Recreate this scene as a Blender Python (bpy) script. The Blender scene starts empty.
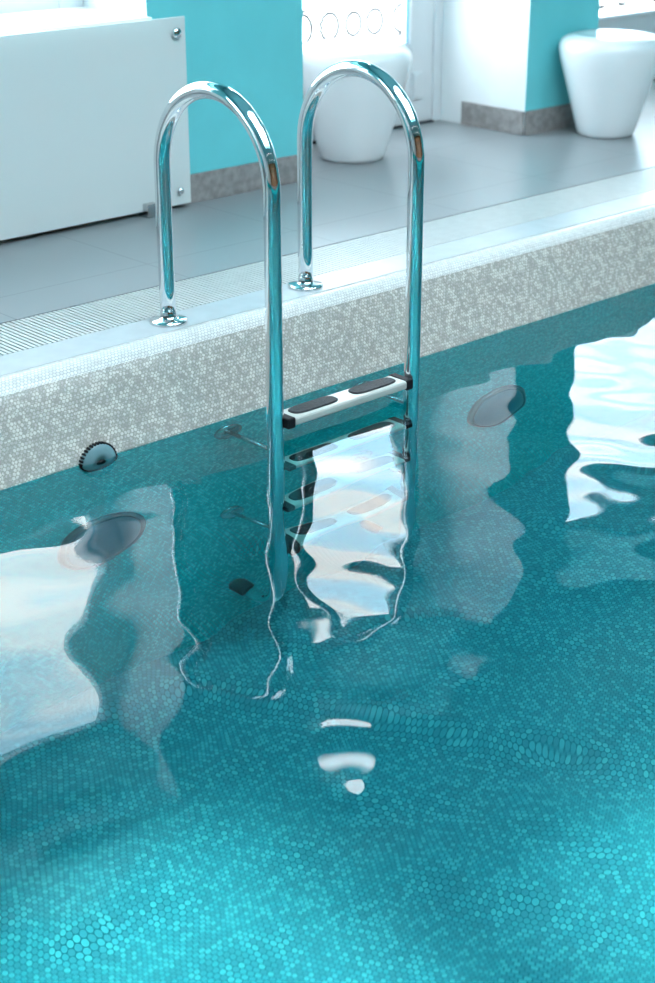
import bpy, bmesh, math, random
from mathutils import Vector, Matrix
random.seed(7)
S = bpy.context.scene
COL = S.collection
PI = math.pi

# ------------------------------------------------------------------ camera
cd = bpy.data.cameras.new('camera')
cam = bpy.data.objects.new('camera', cd); COL.objects.link(cam)
S.camera = cam
pitch, yaw = math.radians(23.663), math.radians(47.153)
fwd = Vector((math.cos(pitch)*math.cos(yaw), math.cos(pitch)*math.sin(yaw), -math.sin(pitch)))
cam.location = (-2.4678, -3.2937, 1.2922)
cam.rotation_euler = fwd.to_track_quat('-Z', 'Y').to_euler()
cd.sensor_fit = 'HORIZONTAL'; cd.sensor_width = 24.0
cd.lens = 24.0*1575.1/655.0
cd.clip_start = 0.05
cd.dof.use_dof = True; cd.dof.focus_distance = 4.1; cd.dof.aperture_fstop = 2.8

# ------------------------------------------------------------------ sky, sun, exposure
SKY = 11.0
w = bpy.data.worlds.new('sky'); S.world = w; w.use_nodes = True
nt = w.node_tree; nt.nodes.clear()
wo = nt.nodes.new('ShaderNodeOutputWorld'); bg = nt.nodes.new('ShaderNodeBackground')
tc = nt.nodes.new('ShaderNodeTexCoord'); mp = nt.nodes.new('ShaderNodeMapping'); nz = nt.nodes.new('ShaderNodeTexNoise'); rp = nt.nodes.new('ShaderNodeValToRGB')
mp.inputs['Scale'].default_value = (1.0, 1.0, 4.5)
nz.inputs['Scale'].default_value = 3.2; nz.inputs['Detail'].default_value = 4
rp.color_ramp.elements[0].position = .42; rp.color_ramp.elements[0].color = (.50, .74, .92, 1)
rp.color_ramp.elements[1].position = .60; rp.color_ramp.elements[1].color = (1, .975, .955, 1)
nt.links.new(tc.outputs['Generated'], mp.inputs[0]); nt.links.new(mp.outputs[0], nz.inputs['Vector'])
nt.links.new(nz.outputs[0], rp.inputs[0]); nt.links.new(rp.outputs[0], bg.inputs[0])
bg.inputs[1].default_value = SKY
nt.links.new(bg.outputs[0], wo.inputs[0])

sd = bpy.data.lights.new('sun', 'SUN'); sun = bpy.data.objects.new('sun', sd); COL.objects.link(sun)
sd.energy = 13.0; sd.angle = math.radians(0.8); sd.color = (1, .97, .92)
sun.rotation_euler = Vector((-.5, -.02, -1)).to_track_quat('-Z', 'Y').to_euler()
sun.location = (3, 0, 6)
sd.cycles.is_caustics_caster = True

vs = S.view_settings
S.display_settings.display_device = 'sRGB'
vs.view_transform = 'Standard'; vs.look = 'None'; vs.gamma = 1.0; vs.use_curve_mapping = False
vs.exposure = 0.07
S.cycles.max_bounces = 10; S.cycles.diffuse_bounces = 5; S.cycles.glossy_bounces = 6
S.cycles.transmission_bounces = 8; S.cycles.transparent_max_bounces = 12
S.cycles.caustics_reflective = False; S.cycles.caustics_refractive = True
S.cycles.sample_clamp_indirect = 0.0
S.cycles.use_denoising = True

ZW = -.215          # water level
ZF = -1.5          # pool floor
CEIL = 2.9

# ------------------------------------------------------------------ materials
def mat(name):
    m = bpy.data.materials.new(name); m.use_nodes = True
    t = m.node_tree; t.nodes.clear()
    o = t.nodes.new('ShaderNodeOutputMaterial')
    return m, t, o
def N(t, typ, **kw):
    n = t.nodes.new('ShaderNode'+typ)
    for k, v in kw.items(): setattr(n, k, v)
    return n
def setin(t, sock, v):
    if hasattr(v, 'is_linked') or isinstance(v, bpy.types.NodeSocket): t.links.new(v, sock)
    elif isinstance(v, (tuple, list)) and len(v) == 3 and sock.type == 'RGBA': sock.default_value = (*v, 1)
    else: sock.default_value = v
def M(t, op, a, b=None, c=None, clamp=False):
    n = N(t, 'Math', operation=op, use_clamp=clamp)
    setin(t, n.inputs[0], a)
    if b is not None: setin(t, n.inputs[1], b)
    if c is not None: setin(t, n.inputs[2], c)
    return n.outputs[0]
def mixc(t, f, a, b):
    n = N(t, 'Mix', data_type='RGBA')
    setin(t, n.inputs[0], f); setin(t, n.inputs[6], a); setin(t, n.inputs[7], b)
    return n.outputs[2]
def noise(t, scale, detail=3, vec=None):
    n = N(t, 'TexNoise'); n.inputs['Scale'].default_value = scale; n.inputs['Detail'].default_value = detail
    if vec is None: vec = N(t, 'TexCoord').outputs['Object']
    t.links.new(vec, n.inputs['Vector']); return n.outputs[0]
def smooth(t, v, a, b):
    n = N(t, 'MapRange', interpolation_type='SMOOTHSTEP')
    setin(t, n.inputs[0], v); n.inputs[1].default_value = a; n.inputs[2].default_value = b
    return n.outputs[0]
def princ(name, color, rough=.5, metal=0., var=.06, vscale=6, bump=0., bscale=60, coat=0., spec=.5):
    m, t, o = mat(name)
    p = N(t, 'BsdfPrincipled')
    f = noise(t, vscale, 4)
    lo = tuple(c*(1-var) for c in color); hi = tuple(min(1, c*(1+var)) for c in color)
    setin(t, p.inputs['Base Color'], mixc(t, smooth(t, f, .3, .7), lo, hi))
    p.inputs['Roughness'].default_value = rough; p.inputs['Metallic'].default_value = metal
    p.inputs['Coat Weight'].default_value = coat; p.inputs['Coat Roughness'].default_value = .08
    p.inputs['Specular IOR Level'].default_value = spec
    if bump:
        b = N(t, 'Bump'); b.inputs['Strength'].default_value = bump; b.inputs['Distance'].default_value = .002
        t.links.new(noise(t, bscale, 2), b.inputs['Height']); t.links.new(b.outputs[0], p.inputs['Normal'])
    t.links.new(p.outputs[0], o.inputs[0])
    return m

def mosaic(name, cols, grout, a=.0105, rough=.2, edge=(.40, .47), blotch=None):
    """round penny tiles on a staggered grid; UV map in metres"""
    m, t, o = mat(name)
    uv = N(t, 'UVMap').outputs[0]
    sep = N(t, 'SeparateXYZ'); t.links.new(uv, sep.inputs[0])
    u = M(t, 'DIVIDE', sep.outputs[0], a); v = M(t, 'DIVIDE', sep.outputs[1], a*math.sqrt(3))
    def lattice(off):
        uu, vv = M(t, 'ADD', u, off), M(t, 'ADD', v, off)
        iu, iv = M(t, 'FLOOR', uu), M(t, 'FLOOR', vv)
        fu = M(t, 'SUBTRACT', M(t, 'SUBTRACT', uu, iu), .5)
        fv = M(t, 'MULTIPLY', M(t, 'SUBTRACT', M(t, 'SUBTRACT', vv, iv), .5), math.sqrt(3))
        d = M(t, 'SQRT', M(t, 'ADD', M(t, 'MULTIPLY', fu, fu), M(t, 'MULTIPLY', fv, fv)))
        return d, iu, iv
    d1, u1, v1 = lattice(0.); d2, u2, v2 = lattice(.5)
    s = M(t, 'LESS_THAN', d2, d1)
    d = M(t, 'MINIMUM', d1, d2)
    def pick(p, q): return M(t, 'ADD', M(t, 'MULTIPLY', p, M(t, 'SUBTRACT', 1., s)), M(t, 'MULTIPLY', q, s))
    cx = pick(u1, M(t, 'ADD', u2, 7000.5)); cy = pick(v1, M(t, 'ADD', v2, 3000.5))
    cb = N(t, 'CombineXYZ'); t.links.new(cx, cb.inputs[0]); t.links.new(cy, cb.inputs[1])
    wn = N(t, 'TexWhiteNoise', noise_dimensions='2D'); t.links.new(cb.outputs[0], wn.inputs['Vector'])
    val = wn.outputs['Value']
    if blotch:
        bn = noise(t, blotch[0], 2, uv)
        val = M(t, 'ADD', M(t, 'MULTIPLY', val, 1-blotch[1]), M(t, 'MULTIPLY', smooth(t, bn, .35, .65), blotch[1]))
    r = N(t, 'ValToRGB'); r.color_ramp.interpolation = 'CONSTANT'
    el = r.color_ramp.elements
    while len(el) < len(cols): el.new(.5)
    for i, c in enumerate(cols): el[i].position = i/len(cols); el[i].color = (*c, 1)
    t.links.new(val, r.inputs[0])
    g = smooth(t, d, *edge)
    p = N(t, 'BsdfPrincipled')
    setin(t, p.inputs['Base Color'], mixc(t, g, r.outputs[0], grout))
    setin(t, p.inputs['Roughness'], M(t, 'MULTIPLY_ADD', g, .6, rough))
    b = N(t, 'Bump'); b.inputs['Strength'].default_value = .35; b.inputs['Distance'].default_value = .0012
    t.links.new(M(t, 'SUBTRACT', 1., g), b.inputs['Height']); t.links.new(b.outputs[0], p.inputs['Normal'])
    t.links.new(p.outputs[0], o.inputs[0])
    return m

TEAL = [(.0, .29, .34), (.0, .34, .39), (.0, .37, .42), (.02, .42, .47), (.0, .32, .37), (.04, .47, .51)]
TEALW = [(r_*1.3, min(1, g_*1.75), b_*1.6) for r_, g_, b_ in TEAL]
m_coping = mosaic('beige_mosaic', [(.53, .505, .465), (.60, .575, .535), (.41, .39, .36), (.33, .315, .29), (.45, .43, .405), (.55, .525, .485)], (.25, .235, .21), blotch=(34, .62))
m_bull = mosaic('white_bullnose_mosaic', [(.64, .635, .62), (.68, .675, .66), (.60, .59, .58), (.70, .70, .69)], (.34, .34, .33), rough=.15)
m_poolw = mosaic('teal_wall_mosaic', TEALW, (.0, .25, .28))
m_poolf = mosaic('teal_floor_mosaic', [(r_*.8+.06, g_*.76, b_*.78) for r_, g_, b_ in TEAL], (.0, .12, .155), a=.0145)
m_aqua = princ('aqua_paint', (.14, .57, .61), .55, var=.03, bump=.08, bscale=220)
m_white = princ('white_paint', (.80, .82, .83), .5, var=.02)
m_frame = princ('white_window_frame', (.62, .645, .66), .3, var=.02)
m_sill = princ('white_sill', (.86, .86, .85), .25, var=.02)
m_ceil = princ('ceiling_paint', (.16, .50, .56), .7, var=.02)
m_base = princ('grey_stone_tile', (.27, .25, .245), .35, var=.22, vscale=30)
m_wood = princ('brown_wood', (.30, .13, .05), .35, var=.4, vscale=3)
m_chrome = princ('polished_steel', (.80, .81, .82), .045, 1., var=.02)
m_steel = princ('brushed_steel', (.55, .56, .57), .22, 1., var=.05)
m_rubber = princ('black_rubber', (.006, .007, .010), .5, var=.3, spec=.25)
m_pad = princ('black_grip', (.008, .009, .014), .42, var=.4, vscale=150, bump=.8, bscale=300, spec=.3)
m_tread = princ('pale_tread', (.43, .44, .41), .28, var=.05, vscale=20)
m_pot = princ('white_gloss_plastic', (.84, .85, .86), .22, var=.01, coat=.5)
m_grate = princ('white_grate_plastic', (.53, .54, .53), .35, var=.04, vscale=25)
m_gap = princ('dark_channel', (.02, .025, .03), .6)
m_snow = princ('snow', (.86, .88, .9), .8, var=.05, vscale=2)
m_rail = princ('outdoor_dark_iron', (.012, .013, .014), .6)
m_plate = princ('grey_plastic_fitting', (.16, .27, .30), .25, var=.1, vscale=20)
m_lens = princ('blue_lens', (.0, .13, .19), .3)
m_bezel = princ('dark_teal_bezel', (.02, .10, .13), .4)

# frosted satin glass
m_frost, t, o = mat('frosted_glass')
p = N(t, 'BsdfPrincipled'); p.inputs['Roughness'].default_value = .32
setin(t, p.inputs['Base Color'], mixc(t, noise(t, 1.5), (.78, .80, .79), (.81, .83, .82)))
p.inputs['Coat Weight'].default_value = .3; p.inputs['Coat Roughness'].default_value = .12
tr = N(t, 'BsdfTranslucent'); setin(t, tr.inputs[0], (.72, .86, .86))
mx = N(t, 'MixShader'); mx.inputs[0].default_value = .25
t.links.new(p.outputs[0], mx.inputs[1]); t.links.new(tr.outputs[0], mx.inputs[2]); t.links.new(mx.outputs[0], o.inputs[0])

# window pane: thin clear glass
m_pane, t, o = mat('window_pane')
tb = N(t, 'BsdfTransparent'); setin(t, tb.inputs[0], (.96, .97, .965))
gl = N(t, 'BsdfGlossy'); gl.inputs['Roughness'].default_value = 0
fr = N(t, 'Fresnel'); fr.inputs[0].default_value = 1.45
gm = N(t, 'NewGeometry')
mx = N(t, 'MixShader'); t.links.new(M(t, 'MULTIPLY', fr.outputs[0], M(t, 'SUBTRACT', 1., gm.outputs['Backfacing'])), mx.inputs[0])
t.links.new(tb.outputs[0], mx.inputs[1]); t.links.new(gl.outputs[0], mx.inputs[2]); t.links.new(mx.outputs[0], o.inputs[0])

# water
m_water, t, o = mat('pool_water')
rf = N(t, 'BsdfRefraction'); rf.inputs['Roughness'].default_value = 0; rf.inputs['IOR'].default_value = 1.333
setin(t, rf.inputs[0], (.55, .97, .985))
gl = N(t, 'BsdfGlossy'); setin(t, gl.inputs[0], (1, 1, 1)); gl.inputs['Roughness'].default_value = 0
fr = N(t, 'Fresnel'); fr.inputs[0].default_value = 1.28
mx = N(t, 'MixShader'); t.links.new(fr.outputs[0], mx.inputs[0])
t.links.new(rf.outputs[0], mx.inputs[1]); t.links.new(gl.outputs[0], mx.inputs[2]); t.links.new(mx.outputs[0], o.inputs[0])

# deck tiles
m_deck, t, o = mat('grey_deck_tile')
tc = N(t, 'TexCoord').outputs['Object']
sep = N(t, 'SeparateXYZ'); t.links.new(tc, sep.inputs[0])
def joint(s, off, per):
    f = M(t, 'FRACT', M(t, 'DIVIDE', M(t, 'ADD', s, off), per))
    return M(t, 'LESS_THAN', M(t, 'ABSOLUTE', M(t, 'SUBTRACT', f, .5)), .0022/per)
jx = joint(sep.outputs[0], -.31+.3+6., .6); jy = joint(sep.outputs[1], -.508+.3+6., .6)
jn = M(t, 'MAXIMUM', jx, jy)
nn = noise(t, 1.6, 6, tc); n2 = noise(t, 60, 3, tc)
c1 = mixc(t, nn, (.235, .25, .26), (.275, .29, .30))
p = N(t, 'BsdfPrincipled'); setin(t, p.inputs['Base Color'], mixc(t, M(t, 'MULTIPLY', jn, .7), c1, (.13, .14, .15)))
p.inputs['Roughness'].default_value = .29
t.links.new(p.outputs[0], o.inputs[0])
m_strip = princ('pale_grey_edge_tile', (.40, .43, .45), .3, var=.05, vscale=15)

def emis(name, color, s):
    m, t, o = mat(name); e = N(t, 'Emission'); setin(t, e.inputs[0], color); e.inputs[1].default_value = s
    t.links.new(e.outputs[0], o.inputs[0]); return m
m_lamp = emis('lamp_glow', (.95, .98, 1), 14)

# ------------------------------------------------------------------ mesh helpers
def link(name, bm, mats, parent=None, smooth_=False, kind=None):
    me = bpy.data.meshes.new(name); bm.normal_update(); bm.to_mesh(me); bm.free()
    for m in (mats if isinstance(mats, (list, tuple)) else [mats]): me.materials.append(m)
    if smooth_: me.polygons.foreach_set('use_smooth', [True]*len(me.polygons))
    o = bpy.data.objects.new(name, me); COL.objects.link(o)
    if parent: o.parent = parent
    if kind: o['kind'] = kind
    return o
def empty(name, loc, label, cat, group=None):
    o = bpy.data.objects.new(name, None); COL.objects.link(o); o.location = loc; o.empty_display_size = .1
    return tag(o, label, cat, group)
def tag(o, label, cat, group=None):
    o['label'] = label; o['category'] = cat
    if group: o['group'] = group
    return o
def box(bm, x0, x1, y0, y1, z0, z1, bev=0., mi=0):
    r = bmesh.ops.create_cube(bm, size=1)
    bmesh.ops.transform(bm, verts=r['verts'], matrix=Matrix.Translation(((x0+x1)/2, (y0+y1)/2, (z0+z1)/2)) @ Matrix.Diagonal((abs(x1-x0), abs(y1-y0), abs(z1-z0), 1)))
    fs = {f for v in r['verts'] for f in v.link_faces}
    for f in fs: f.material_index = mi
    if bev:
        es = {e for v in r['verts'] for e in v.link_edges}
        bmesh.ops.bevel(bm, geom=list(es), offset=bev, segments=2, affect='EDGES', profile=.5)
    return fs
def BM(*boxes, bev=0.):
    bm = bmesh.new()
    for b in boxes: box(bm, *b, bev=bev)
    return bm
def tube(bm, pts, r, n=24, cap=True, closed=False):
    """sweep a circle of radius r (number or list) along pts"""
    P = [Vector(q) for q in pts]; k = len(P)
    T = []
    for i in range(k):
        a = P[(i-1) % k] if (i or closed) else P[0]; b_ = P[(i+1) % k] if (i < k-1 or closed) else P[-1]
        T.append((b_-a).normalized())
    u = T[0].orthogonal().normalized(); rings = []
    for i in range(k):
        u = (u-T[i]*u.dot(T[i])).normalized(); v = T[i].cross(u)
        rr = r[i] if isinstance(r, (list, tuple)) else r
        rings.append([bm.verts.new(P[i]+(u*math.cos(2*PI*j/n)+v*math.sin(2*PI*j/n))*rr) for j in range(n)])
    for i in range(k if closed else k-1):
        A, B = rings[i], rings[(i+1) % k]
        for j in range(n):
            f = bm.faces.new((A[j], A[(j+1) % n], B[(j+1) % n], B[j])); f.smooth = True
    if cap and not closed:
        bm.faces.new(rings[0][::-1]); bm.faces.new(rings[-1])
    return bm
def lathe(bm, prof, n=48, axis='Z', loc=(0, 0, 0)):
    rings = []
    for r, z in prof:
        if r < 1e-6: rings.append([bm.verts.new((0, 0, z))])
        else: rings.append([bm.verts.new((r*math.cos(2*PI*j/n), r*math.sin(2*PI*j/n), z)) for j in range(n)])
    for A, B in zip(rings, rings[1:]):
        for j in range(n):
            k = (j+1) % n
            vs_ = [A[0] if len(A) == 1 else A[j]] + ([] if len(A) == 1 else [A[k]]) + ([B[0]] if len(B) == 1 else [B[k], B[j]])
            try: f = bm.faces.new(vs_); f.smooth = True
            except ValueError: pass
    vs_ = [v for R_ in rings for v in R_]
    if axis == '-Y': bmesh.ops.transform(bm, verts=vs_, matrix=Matrix.Rotation(PI/2, 4, 'X'))    # local z -> -Y
    bmesh.ops.translate(bm, verts=vs_, vec=loc)
    bmesh.ops.recalc_face_normals(bm, faces=bm.faces)
    return bm
def prism_x(bm, prof, x0, x1, closed=True):
    """closed profile [(y,z)] extruded along X"""
    A = [bm.verts.new((x0, y, z)) for y, z in prof]; B = [bm.verts.new((x1, y, z)) for y, z in prof]
    k = len(prof)
    for i in range(k): bm.faces.new((A[i], A[(i+1) % k], B[(i+1) % k], B[i]))
    bm.faces.new(A[::-1]); bm.faces.new(B)
    bmesh.ops.recalc_face_normals(bm, faces=bm.faces)

# ------------------------------------------------------------------ pool shell
PX0, PX1, PY0, PYW = -5.5, 6.5, -4.3, -.235
def strip_x(name, prof, x0, x1, material, kind='structure', sm=True):
    """open profile extruded along X, UV in metres"""
    bm = bmesh.new(); uvl = bm.loops.layers.uv.new('UVMap')
    s = [0.]
    for (a, b), (c, d) in zip(prof, prof[1:]): s.append(s[-1]+math.hypot(c-a, d-b))
    A = [bm.verts.new((x0, y, z)) for y, z in prof]; B = [bm.verts.new((x1, y, z)) for y, z in prof]
    for i in range(len(prof)-1):
        f = bm.faces.new((A[i], A[i+1], B[i+1], B[i])); f.smooth = sm
        for l, uv in zip(f.loops, ((x0, -s[i]), (x0, -s[i+1]), (x1, -s[i+1]), (x1, -s[i]))): l[uvl].uv = uv
    return link(name, bm, material, kind=kind)
cp = [(-.065, -.03), (-.065, -.004), (-.067, .0), (-.085, -.0015), (-.103, -.007), (-.118, -.016), (-.128, -.0265), (-.143, -.047), (-.160, -.078), (-.180, -.118), (-.205, -.165), (-.228, -.208), (PYW, ZW-.004)]
strip_x('trim_1', cp[:7], PX0, PX1, m_bull)
strip_x('trim_0', cp[6:], PX0, PX1, m_coping)
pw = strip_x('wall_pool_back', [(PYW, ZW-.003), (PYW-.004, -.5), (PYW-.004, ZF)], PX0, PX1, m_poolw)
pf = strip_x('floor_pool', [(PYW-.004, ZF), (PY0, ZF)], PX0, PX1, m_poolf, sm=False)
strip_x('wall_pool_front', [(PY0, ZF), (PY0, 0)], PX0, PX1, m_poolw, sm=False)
for nm, x in (('wall_pool_left', PX0), ('wall_pool_right', PX1)):
    bm = bmesh.new(); uvl = bm.loops.layers.uv.new('UVMap')
    f = bm.faces.new([bm.verts.new(q) for q in ((x, PY0, ZF), (x, -.066, ZF), (x, -.066, 0), (x, PY0, 0))])
    for l in f.loops: l[uvl].uv = (l.vert.co.y, l.vert.co.z)
    link(nm, bm, m_poolw, kind='structure')
for ob in (pf, pw): ob.cycles.is_caustics_receiver = True

# ------------------------------------------------------------------ deck and room shell
RX0, RX1, RY0, RYB, RYO = -6.5, 8.0, -7.0, 1.05, 1.65
link('floor', BM((RX0, RX1, .302, RYO, -.1, 0), (RX0, PX0, RY0, .302, -.1, 0), (PX1, RX1, RY0, .302, -.1, 0), (PX0, PX1, RY0, PY0, -.1, 0)), m_deck, kind='structure')
link('trim_2', BM((PX0, PX1, -.065, .062, -.1, 0)), m_strip, kind='structure')
link('trim_3', BM((PX0, PX1, .062, .302, -.1, -.03)), m_gap, kind='structure')
SKX0, SKX1, SKY0, SKY1 = -1.5, 1.66, -3.6, -.72       # added roof light, unseen: lets a sun patch onto the pool floor
S2X0, S2X1, S2Y1 = 1.82, 2.95, -1.42             # second, shorter bay, added for another sun patch on the floor
link('ceiling', BM((RX0, SKX0, RY0, RYO, CEIL, CEIL+.25), (S2X1, RX1, RY0, RYO, CEIL, CEIL+.25), (SKX0, S2X1, RY0, SKY0, CEIL, CEIL+.25), (SKX0, SKX1, SKY1, RYO, CEIL, CEIL+.25), (SKX1, S2X0, SKY0, RYO, CEIL, CEIL+.25), (S2X0, S2X1, S2Y1, RYO, CEIL, CEIL+.25)), m_ceil, kind='structure')
HEAD = 2.0
openings = [(-5.6, -4.0, .63), (-3.3, -1.75, .63), (-1.15, .75, .63), (1.44, 2.69, 0.), (3.15, 5.3, 0.), (5.9, 7.2, 0.)]
bm = bmesh.new(); x = RX0
for a, b, z in openings:
    box(bm, x, a, RYB, RYO, 0, HEAD)
    if z: box(bm, a, b, RYB, RYO, 0, z)
    x = b
box(bm, x, RX1, RYB, RYO, 0, HEAD); box(bm, RX0, RX1, RYB, RYO, HEAD, CEIL)
bm.normal_update()
for f in bm.faces: f.material_index = 0 if f.normal.y < -.9 or f.normal.z < -.9 else 1
link('wall_back', bm, [m_aqua, m_white], kind='structure')
fopen = []
bm = bmesh.new(); x = RX0
for a, b in fopen:
    box(bm, x, a, RY0-.3, RY0, 0, CEIL); box(bm, a, b, RY0-.3, RY0, 2.5, CEIL); x = b
box(bm, x, RX1, RY0-.3, RY0, 0, CEIL)
link('wall_front', bm, m_wood, kind='structure')
link('wall_left', BM((RX0-.3, RX0, RY0-.3, RYO, 0, CEIL)), m_white, kind='structure')
link('wall_right', BM((RX1, RX1+.3, RY0-.3, RYO, 0, CEIL)), m_aqua, kind='structure')

# windows and doors
def frame_boxes(x0, x1, y, z0, z1, wd, dp=.07, bot=None):
    bt = wd if bot is None else bot
    return [(x0, x0+wd, y, y+dp, z0, z1), (x1-wd, x1, y, y+dp, z0, z1), (x0+wd, x1-wd, y, y+dp, z1-wd, z1), (x0+wd, x1-wd, y, y+dp, z0, z0+bt)]
wn = 0
for a, b, z in openings:
    if z:
        wn += 1
        wroot = link('window_%d' % wn, BM(*frame_boxes(a, b, 1.41, .645, HEAD, .10, bot=.055), bev=.004), m_frame, kind='structure')
        gw = BM((a+.10, b-.10, 1.44, 1.446, .70, HEAD-.10))
        link('pane', gw, m_pane, wroot)
        gk = BM((a+.10, b-.10, 1.428, 1.438, .70, .705), (b-.105, b-.10, 1.428, 1.438, .705, HEAD-.10))
        link('gasket', gk, m_lens, wroot)
        link('trim_%d' % (wn+3), BM((a, b, 1.02, 1.41, .63, .645), bev=.003), m_sill, kind='structure')
dn = 0
for a, b, z in openings:
    if not z:
        dn += 1
        droot = link('door_%d' % dn, BM(*frame_boxes(a, b, 1.53, 0, HEAD, .055, dp=.09)[:3], bev=.003), m_frame, kind='structure')
        lf = link('door_leaf', BM(*frame_boxes(a+.055, b-.055, 1.535, .008, HEAD-.055, .135, dp=.06, bot=.325), bev=.004), m_frame, droot)
        link('glazing_bead', BM(*frame_boxes(a+.185, b-.185, 1.527, .325, HEAD-.185, .022, dp=.02), bev=.003), m_frame, lf)
        link('gasket', BM(*frame_boxes(a+.203, b-.203, 1.533, .343, HEAD-.203, .006, dp=.02)), m_lens, lf)
        link('pane', BM((a+.19, b-.19, 1.56, 1.566, .333, HEAD-.19)), m_pane, lf)
        pl = BM((b-.185, b-.125, 1.523, 1.537, .11, .225), bev=.004); box(pl, b-.180, b-.150, 1.519, 1.525, .12, .215, .002)
        link('door_plate', pl, m_frame, lf)
        link('threshold', BM((a+.055, b-.055, 1.52, 1.62, 0, .008)), m_gap, droot)
# opposite glazing (behind the camera)
for i, (a, b) in enumerate(fopen):
    r_ = link('window_%d' % (wn+1+i), BM(*frame_boxes(a, b, RY0-.2, 0, 2.5, .08), ((a+b)/2-.04, (a+b)/2+.04, RY0-.2, RY0-.13, .08, 2.42)), m_frame, kind='structure')
    link('pane', BM((a+.08, b-.08, RY0-.17, RY0-.164, .08, 2.42)), m_pane, r_)
# added roof light, out of view, shaping the sun patches
def added_roof_frame(x0, x1, y0, y1):
    z0, z1 = CEIL+.25, CEIL+.33
    r_ = link('window_%d' % (wn+4), BM((x0-.05, x0, y0, y1, z0, z1), (x1, x1+.05, y0, y1, z0, z1), (x0-.05, x1+.05, y0-.05, y0, z0, z1), (x0-.05, x1+.05, y1, y1+.05, z0, z1)), m_frame, kind='structure')  # numbered with the windows, but an unseen addition to shape the sun
    link('pane', BM((x0, x1, y0, y1, CEIL+.28, CEIL+.286)), m_pane, r_)
added_roof_frame(SKX0, SKX1, SKY0, SKY1)
wn += 1
added_roof_frame(S2X0, S2X1, SKY0, S2Y1)

# daylight portals in the openings
def portal(x, y, z, sx, sy, rot):
    l = bpy.data.lights.new('daylight_portal', 'AREA'); l.shape = 'RECTANGLE'; l.size = sx; l.size_y = sy; l.cycles.is_portal = True
    o_ = bpy.data.objects.new('daylight_portal', l); COL.objects.link(o_); o_.location = (x, y, z); o_.rotation_euler = rot
for a, b, z in openings: portal((a+b)/2, 1.64, (z+HEAD)/2, b-a, HEAD-z, (-PI/2, 0, 0))
for a, b in fopen: portal((a+b)/2, RY0-.29, 1.25, b-a, 2.5, (PI/2, 0, 0))
portal((S2X0+S2X1)/2, (SKY0+S2Y1)/2, CEIL+.35, S2X1-S2X0, S2Y1-SKY0, (0, 0, 0))
portal((SKX0+SKX1)/2, (SKY0+SKY1)/2, CEIL+.35, SKX1-SKX0, SKY1-SKY0, (0, 0, 0))

# baseboards
bb = []
x = RX0
for a, b, z in openings + [(RX1, RX1, 0)]:
    if a > -1.15 or True: bb.append((x, a, RYB-.012, RYB, 0, .1))
    x = b
for a, b, z in openings:
    if z: bb.append((a, b, RYB-.012, RYB, 0, .1))
link('baseboard_back', BM(*bb, bev=.0015), m_base, kind='structure')
link('baseboard_reveal', BM(*[(b-.012, b, RYB+.0, 1.40, 0, .1) for a, b, z in openings if not z], bev=.0015), m_base, kind='structure')

# outdoors
link('ground', BM((-40, 40, RYO+.0, 60, -.3, -.06), (-40, 40, -60, RY0-.3, -.3, -.06)), m_snow, kind='structure')

# ------------------------------------------------------------------ water surface
rw = random.Random(11)
waves = []
for lam, amp, ang, spread in ((.95, .0016, 225, 25), (.62, .0012, 200, 40), (.44, .0009, 250, 40), (.33, .00075, 215, 50), (.25, .00052, 235, 60), (.18, .00034, 220, 80), (.13, .00018, 230, 120)):
    for k in range(3):
        th = math.radians(ang + rw.uniform(-spread, spread))
        kk = 2*PI/(lam*rw.uniform(.88, 1.12))
        waves.append((kk*math.cos(th), kk*math.sin(th), rw.uniform(0, 2*PI), amp/1.7))
def wz(x, y):
    s = 0.
    for kx, ky, ph, a in waves: s += a*math.sin(kx*x+ky*y+ph)
    d = -.235-y
    return s*min(1., .25+d*1.1)
def axis(segs):
    out = []
    for a, b, st in segs:
        n = max(1, int(round((b-a)/st)))
        out += [a+(b-a)*i/n for i in range(n)]
    return out + [segs[-1][1]]
ax = axis([(PX0, -2.0, .12), (-2.0, 2.2, .014), (2.2, PX1, .12)])
ay = axis([(PY0, -2.7, .12), (-2.7, -.232, .014)])
bm = bmesh.new()
G = [[bm.verts.new((x, y, ZW+wz(x, y))) for y in ay] for x in ax]
for i in range(len(ax)-1):
    for j in range(len(ay)-1):
        f = bm.faces.new((G[i][j], G[i+1][j], G[i+1][j+1], G[i][j+1])); f.smooth = True
water = link('water', bm, m_water, kind='stuff')
tag(water, 'clear teal pool water with gentle ripples reflecting the windows', 'water')
water.cycles.is_caustics_caster = True

# ------------------------------------------------------------------ drain grating
bm = bmesh.new()
y0, y1 = .068, .297
n = int((PX1-PX0)/.015)
for i in range(n):
    xx = PX0+.015*i
    if -1.6 < xx < 4.2: box(bm, xx, xx+.0095, y0, y1, -.018, -.001)
for q in (y0, y1-.006, (y0+y1)/2-.004): box(bm, -1.6, 4.2, q, q+.008, -.03, -.006)
box(bm, PX0, -1.6, y0, y1, -.02, -.001); box(bm, 4.2, PX1, y0, y1, -.02, -.001)
g = link('drain_grate', bm, m_grate)
tag(g, 'white slatted drain grating set in the deck along the pool edge', 'drain grate')

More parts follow.
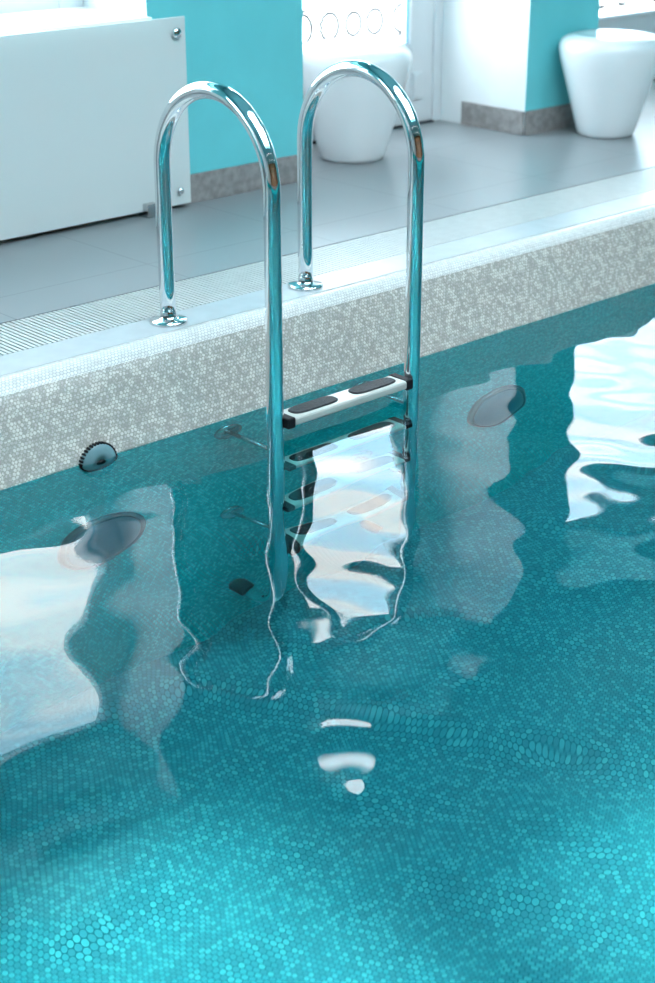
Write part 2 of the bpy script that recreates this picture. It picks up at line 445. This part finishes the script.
# ------------------------------------------------------------------ ladder
lad = empty('pool_ladder', (0, 0, 0), 'polished steel pool ladder with two arched handrails and black padded steps', 'ladder')
R = .0218; ZC = .425; YF = -.436; RA = -YF/2
def rail_path(X):
    pts = [(X, 0, z) for z in (0, .1, .2, .3, .4)]
    pts += [(X, -RA+RA*math.cos(a), ZC+RA*math.sin(a)) for a in [PI*i/40 for i in range(41)]]
    zb, rb = -1.17, .10
    pts += [(X, YF, ZC-.05-(ZC-.05-zb)*i/14) for i in range(15)]
    pts += [(X, YF+rb-rb*math.cos(a), zb-rb*math.sin(a)) for a in [PI/2*i/12 for i in range(1, 13)]]
    pts += [(X, YF+rb+.03, zb-rb)]
    return pts
for X in (0., .5):
    rail = link('handrail', tube(bmesh.new(), rail_path(X), R, 32), m_chrome, lad)
    bm = lathe(bmesh.new(), [(0, 0), (.0515, 0), (.0515, .006), (.048, .010), (.030, .0115), (.0245, .014), (.0222, .017)], 48, loc=(X, 0, 0))
    link('foot_flange', bm, m_chrome, rail)
    bm = bmesh.new()
    tube(bm, [(X, YF+.13, -1.27), (X, YF+.135, -1.27), (X, YF+.175, -1.27), (X, YF+.188, -1.27)], [.024, .027, .027, .020], 24)
    link('rubber_foot', bm, m_rubber, rail)
    for zz in (-.30, -.84):
        st = link('wall_strut', tube(bmesh.new(), [(X, YF+.015, zz), (X, PYW-.012, zz)], .009, 16), m_steel, lad)
        bm = lathe(bmesh.new(), [(0, .0), (.045, 0), (.045, .006), (.03, .012), (.012, .014), (0, .014)], 32, '-Y', (X, PYW-.005, zz))
        link('wall_flange', bm, m_steel, st)
YB, YE = -.395, -.463
for k in range(4):
    zt = -.160-.25*k
    bm = bmesh.new(); prism_x(bm, [(YB, zt), (YB, zt-.020), (YE+.006, zt-.024), (YE, zt-.020), (YE, zt-.004), (YE+.004, zt)], .0455, .4545)
    es = [e for e in bm.edges]
    bmesh.ops.bevel(bm, geom=es, offset=.0015, segments=2, affect='EDGES')
    tr_ = link('tread', bm, m_tread, lad)
    for xa, xb in ((.062, .222), (.278, .438)):
        bm = bmesh.new()
        n = 28; out = []
        xm, ym, hx, hy = (xa+xb)/2, (YB+YE)/2+.004, (xb-xa)/2, .025
        for i in range(n):
            a = 2*PI*i/n
            c, s_ = math.cos(a), math.sin(a)
            out.append((xm+hx*math.copysign(abs(c)**.45, c), ym+hy*math.copysign(abs(s_)**.7, s_)))
        lo = [bm.verts.new((a, b, zt-.001)) for a, b in out]; hi = [bm.verts.new((a, b, zt+.0025)) for a, b in out]
        tp = [bm.verts.new((xm+(a-xm)*.96, ym+(b-ym)*.92, zt+.0045)) for a, b in out]
        for i in range(n):
            j = (i+1) % n
            bm.faces.new((lo[i], lo[j], hi[j], hi[i])); bm.faces.new((hi[i], hi[j], tp[j], tp[i]))
        bm.faces.new(tp); bm.faces.new(lo[::-1])
        link('grip_pad', bm, m_pad, tr_)
    for xa, xb in ((.0205, .047), (.453, .4795)):
        bm = BM((xa, xb, YE-.001, YB+.004, zt-.027, zt+.002), bev=.004)
        link('end_cap', bm, m_rubber, tr_)

# ------------------------------------------------------------------ pool fittings
def inlet(x, z, y, r, name, label):
    root = empty(name, (x, y, z), label, 'pool fitting', 'round fittings in the pool wall')
    bm = lathe(bmesh.new(), [(0, 0), (r, 0), (r, .010), (r*.94, .014), (r*.6, .019), (r*.30, .021), (r*.30, .016), (0, .016)], 48, '-Y')
    link('cover_plate', bm, m_plate, root)
    bm = lathe(bmesh.new(), [(0, .014), (r*.27, .014), (r*.27, .019), (r*.16, .024), (0, .024)], 32, '-Y')
    link('nozzle', bm, m_rubber, root)
    bm = bmesh.new()
    for i in range(36):
        a = 2*PI*i/36
        q = bmesh.ops.create_cube(bm, size=1)
        bmesh.ops.transform(bm, verts=q['verts'], matrix=Matrix.Translation((r*1.03*math.cos(a), -.006, r*1.03*math.sin(a))) @ Matrix.Rotation(-a, 4, 'Y') @ Matrix.Diagonal((r*.09, .012, r*.10, 1)))
    link('serrated_rim', bm, m_rubber, root)
    return root
inlet(-.415, -.224, -.232, .052, 'wall_inlet', 'small round wall inlet half out of the water left of the ladder')
def plight(x, z, label):
    root = empty('underwater_light', (x, PYW-.004, z), label, 'pool light', 'underwater lights in the pool wall')
    bm = lathe(bmesh.new(), [(0, 0), (.135, 0), (.135, .010), (.128, .016), (.122, .016), (.120, .012), (0, .012)], 64, '-Y')
    link('bezel', bm, m_bezel, root)
    bm = lathe(bmesh.new(), [(0, .012), (.119, .012), (.112, .016), (.06, .020), (0, .021)], 48, '-Y')
    link('lens', bm, m_lens, root)
plight(-.42, -.71, 'round underwater light in the pool wall below the left wall inlet')
plight(1.09, -.86, 'round underwater light in the pool wall right of the ladder')

# ------------------------------------------------------------------ frosted radiator panel
pn = empty('frosted_panel', (.86, 1.0, .02), 'frosted glass panel standing before the wall under the left window', 'glass panel')
def child(name, bm, m): 
    o_ = link(name, bm, m, pn); o_.matrix_parent_inverse = Matrix.Translation((-.86, -1.0, -.02)); return o_
child('glass_sheet', BM((-1.25, .863, .992, 1.002, .018, .641), bev=.0015), m_frost)
for (sx, sz, sr) in ((.822, .59, .018), (.813, .067, .011)):
    bm = lathe(bmesh.new(), [(0, -.036), (sr*.6, -.036), (sr*.6, .002), (sr, .002), (sr, .010), (sr*.85, .014), (0, .015)], 32, '-Y', (sx, .992, sz))
    child('button_screw', bm, m_chrome)
child('floor_bracket', BM((.655, .70, .962, 1.02, .0, .046), bev=.003), m_steel)

# ------------------------------------------------------------------ white pots
def pot(loc, label, k=1.):
    root = empty('planter_pot', loc, label, 'pot', 'white tapered pots on the deck')
    prof = [(0, 0), (.112, 0), (.122, .004), (.130, .018), (.150, .085), (.175, .175), (.203, .27), (.222, .335), (.230, .375), (.229, .398), (.219, .417), (.200, .430), (.170, .438)]
    prof = [(a*k, b*k) for a, b in prof]
    link('body', lathe(bmesh.new(), prof+[(.165*k, .439*k)], 64), m_pot, root)
    link('lid', lathe(bmesh.new(), [(a*k, b*k) for a, b in ((.166, .437), (.158, .4385), (.12, .434), (.06, .4315), (0, .431))], 64), m_pot, root)
    return root
pot((2.966, .835, 0), 'white tapered pot beside the aqua pillar on the far right', .94)
pot((1.845, 1.211, 0), 'white tapered pot before the glass door behind the ladder')

# ------------------------------------------------------------------ outdoor railing
rl = empty('ornamental_railing', (2.6, 2.7, -.06), 'dark iron railing with ring ornaments standing in the snow outside', 'railing')
def rchild(name, bm):
    o_ = link(name, bm, m_rail, rl); o_.matrix_parent_inverse = Matrix.Translation((-2.6, -2.7, .06)); return o_
for z in (.17, .345, .95): rchild('rail', tube(bmesh.new(), [(-2, 2.7, z), (7, 2.7, z)], .008, 8))
for i in range(6): rchild('post', tube(bmesh.new(), [(-1.1+1.75*i, 2.7, -.06), (-1.1+1.75*i, 2.7, 1.0)], .016, 10))
for i in range(40):
    cx = .55+.17*i+random.uniform(-.02, .02); rr = .058+random.uniform(-.012, .012)
    pts = [(cx+rr*math.cos(2*PI*j/24)*1.1, 2.7+.006*math.sin(3*j), .255+rr*math.sin(2*PI*j/24)*1.2) for j in range(24)]
    rchild('ring', tube(bmesh.new(), pts, .011, 8, closed=True))

# ------------------------------------------------------------------ lamps seen only as reflections
def lamp(x, y, i):
    root = empty('ceiling_light', (x, y, CEIL), 'round recessed ceiling light at the far side of the pool', 'ceiling light', 'recessed ceiling lights')
    link('trim_ring', lathe(bmesh.new(), [(.085, 0), (.11, 0), (.11, -.012), (.085, -.006)], 32), m_frame, root)
    link('lamp_disc', lathe(bmesh.new(), [(0, -.003), (.084, -.003), (.084, -.001), (0, -.001)], 32), m_lamp, root)
for i in range(6):
    for yy in (-4.4, -5.8): lamp(-4.5+2.1*i, yy, i)
wl = empty('wall_lamp', (1.54, RYB, 2.24), 'round white wall lamp above the glass door', 'wall lamp')
link('back_plate', lathe(bmesh.new(), [(0, 0), (.075, 0), (.075, .018), (.05, .028), (0, .028)], 40, '-Y'), m_frame, wl)
link('lamp_shade', lathe(bmesh.new(), [(0, .026), (.075, .03), (.085, .045), (.075, .065), (.045, .078), (0, .082)], 40, '-Y'), m_lamp, wl)
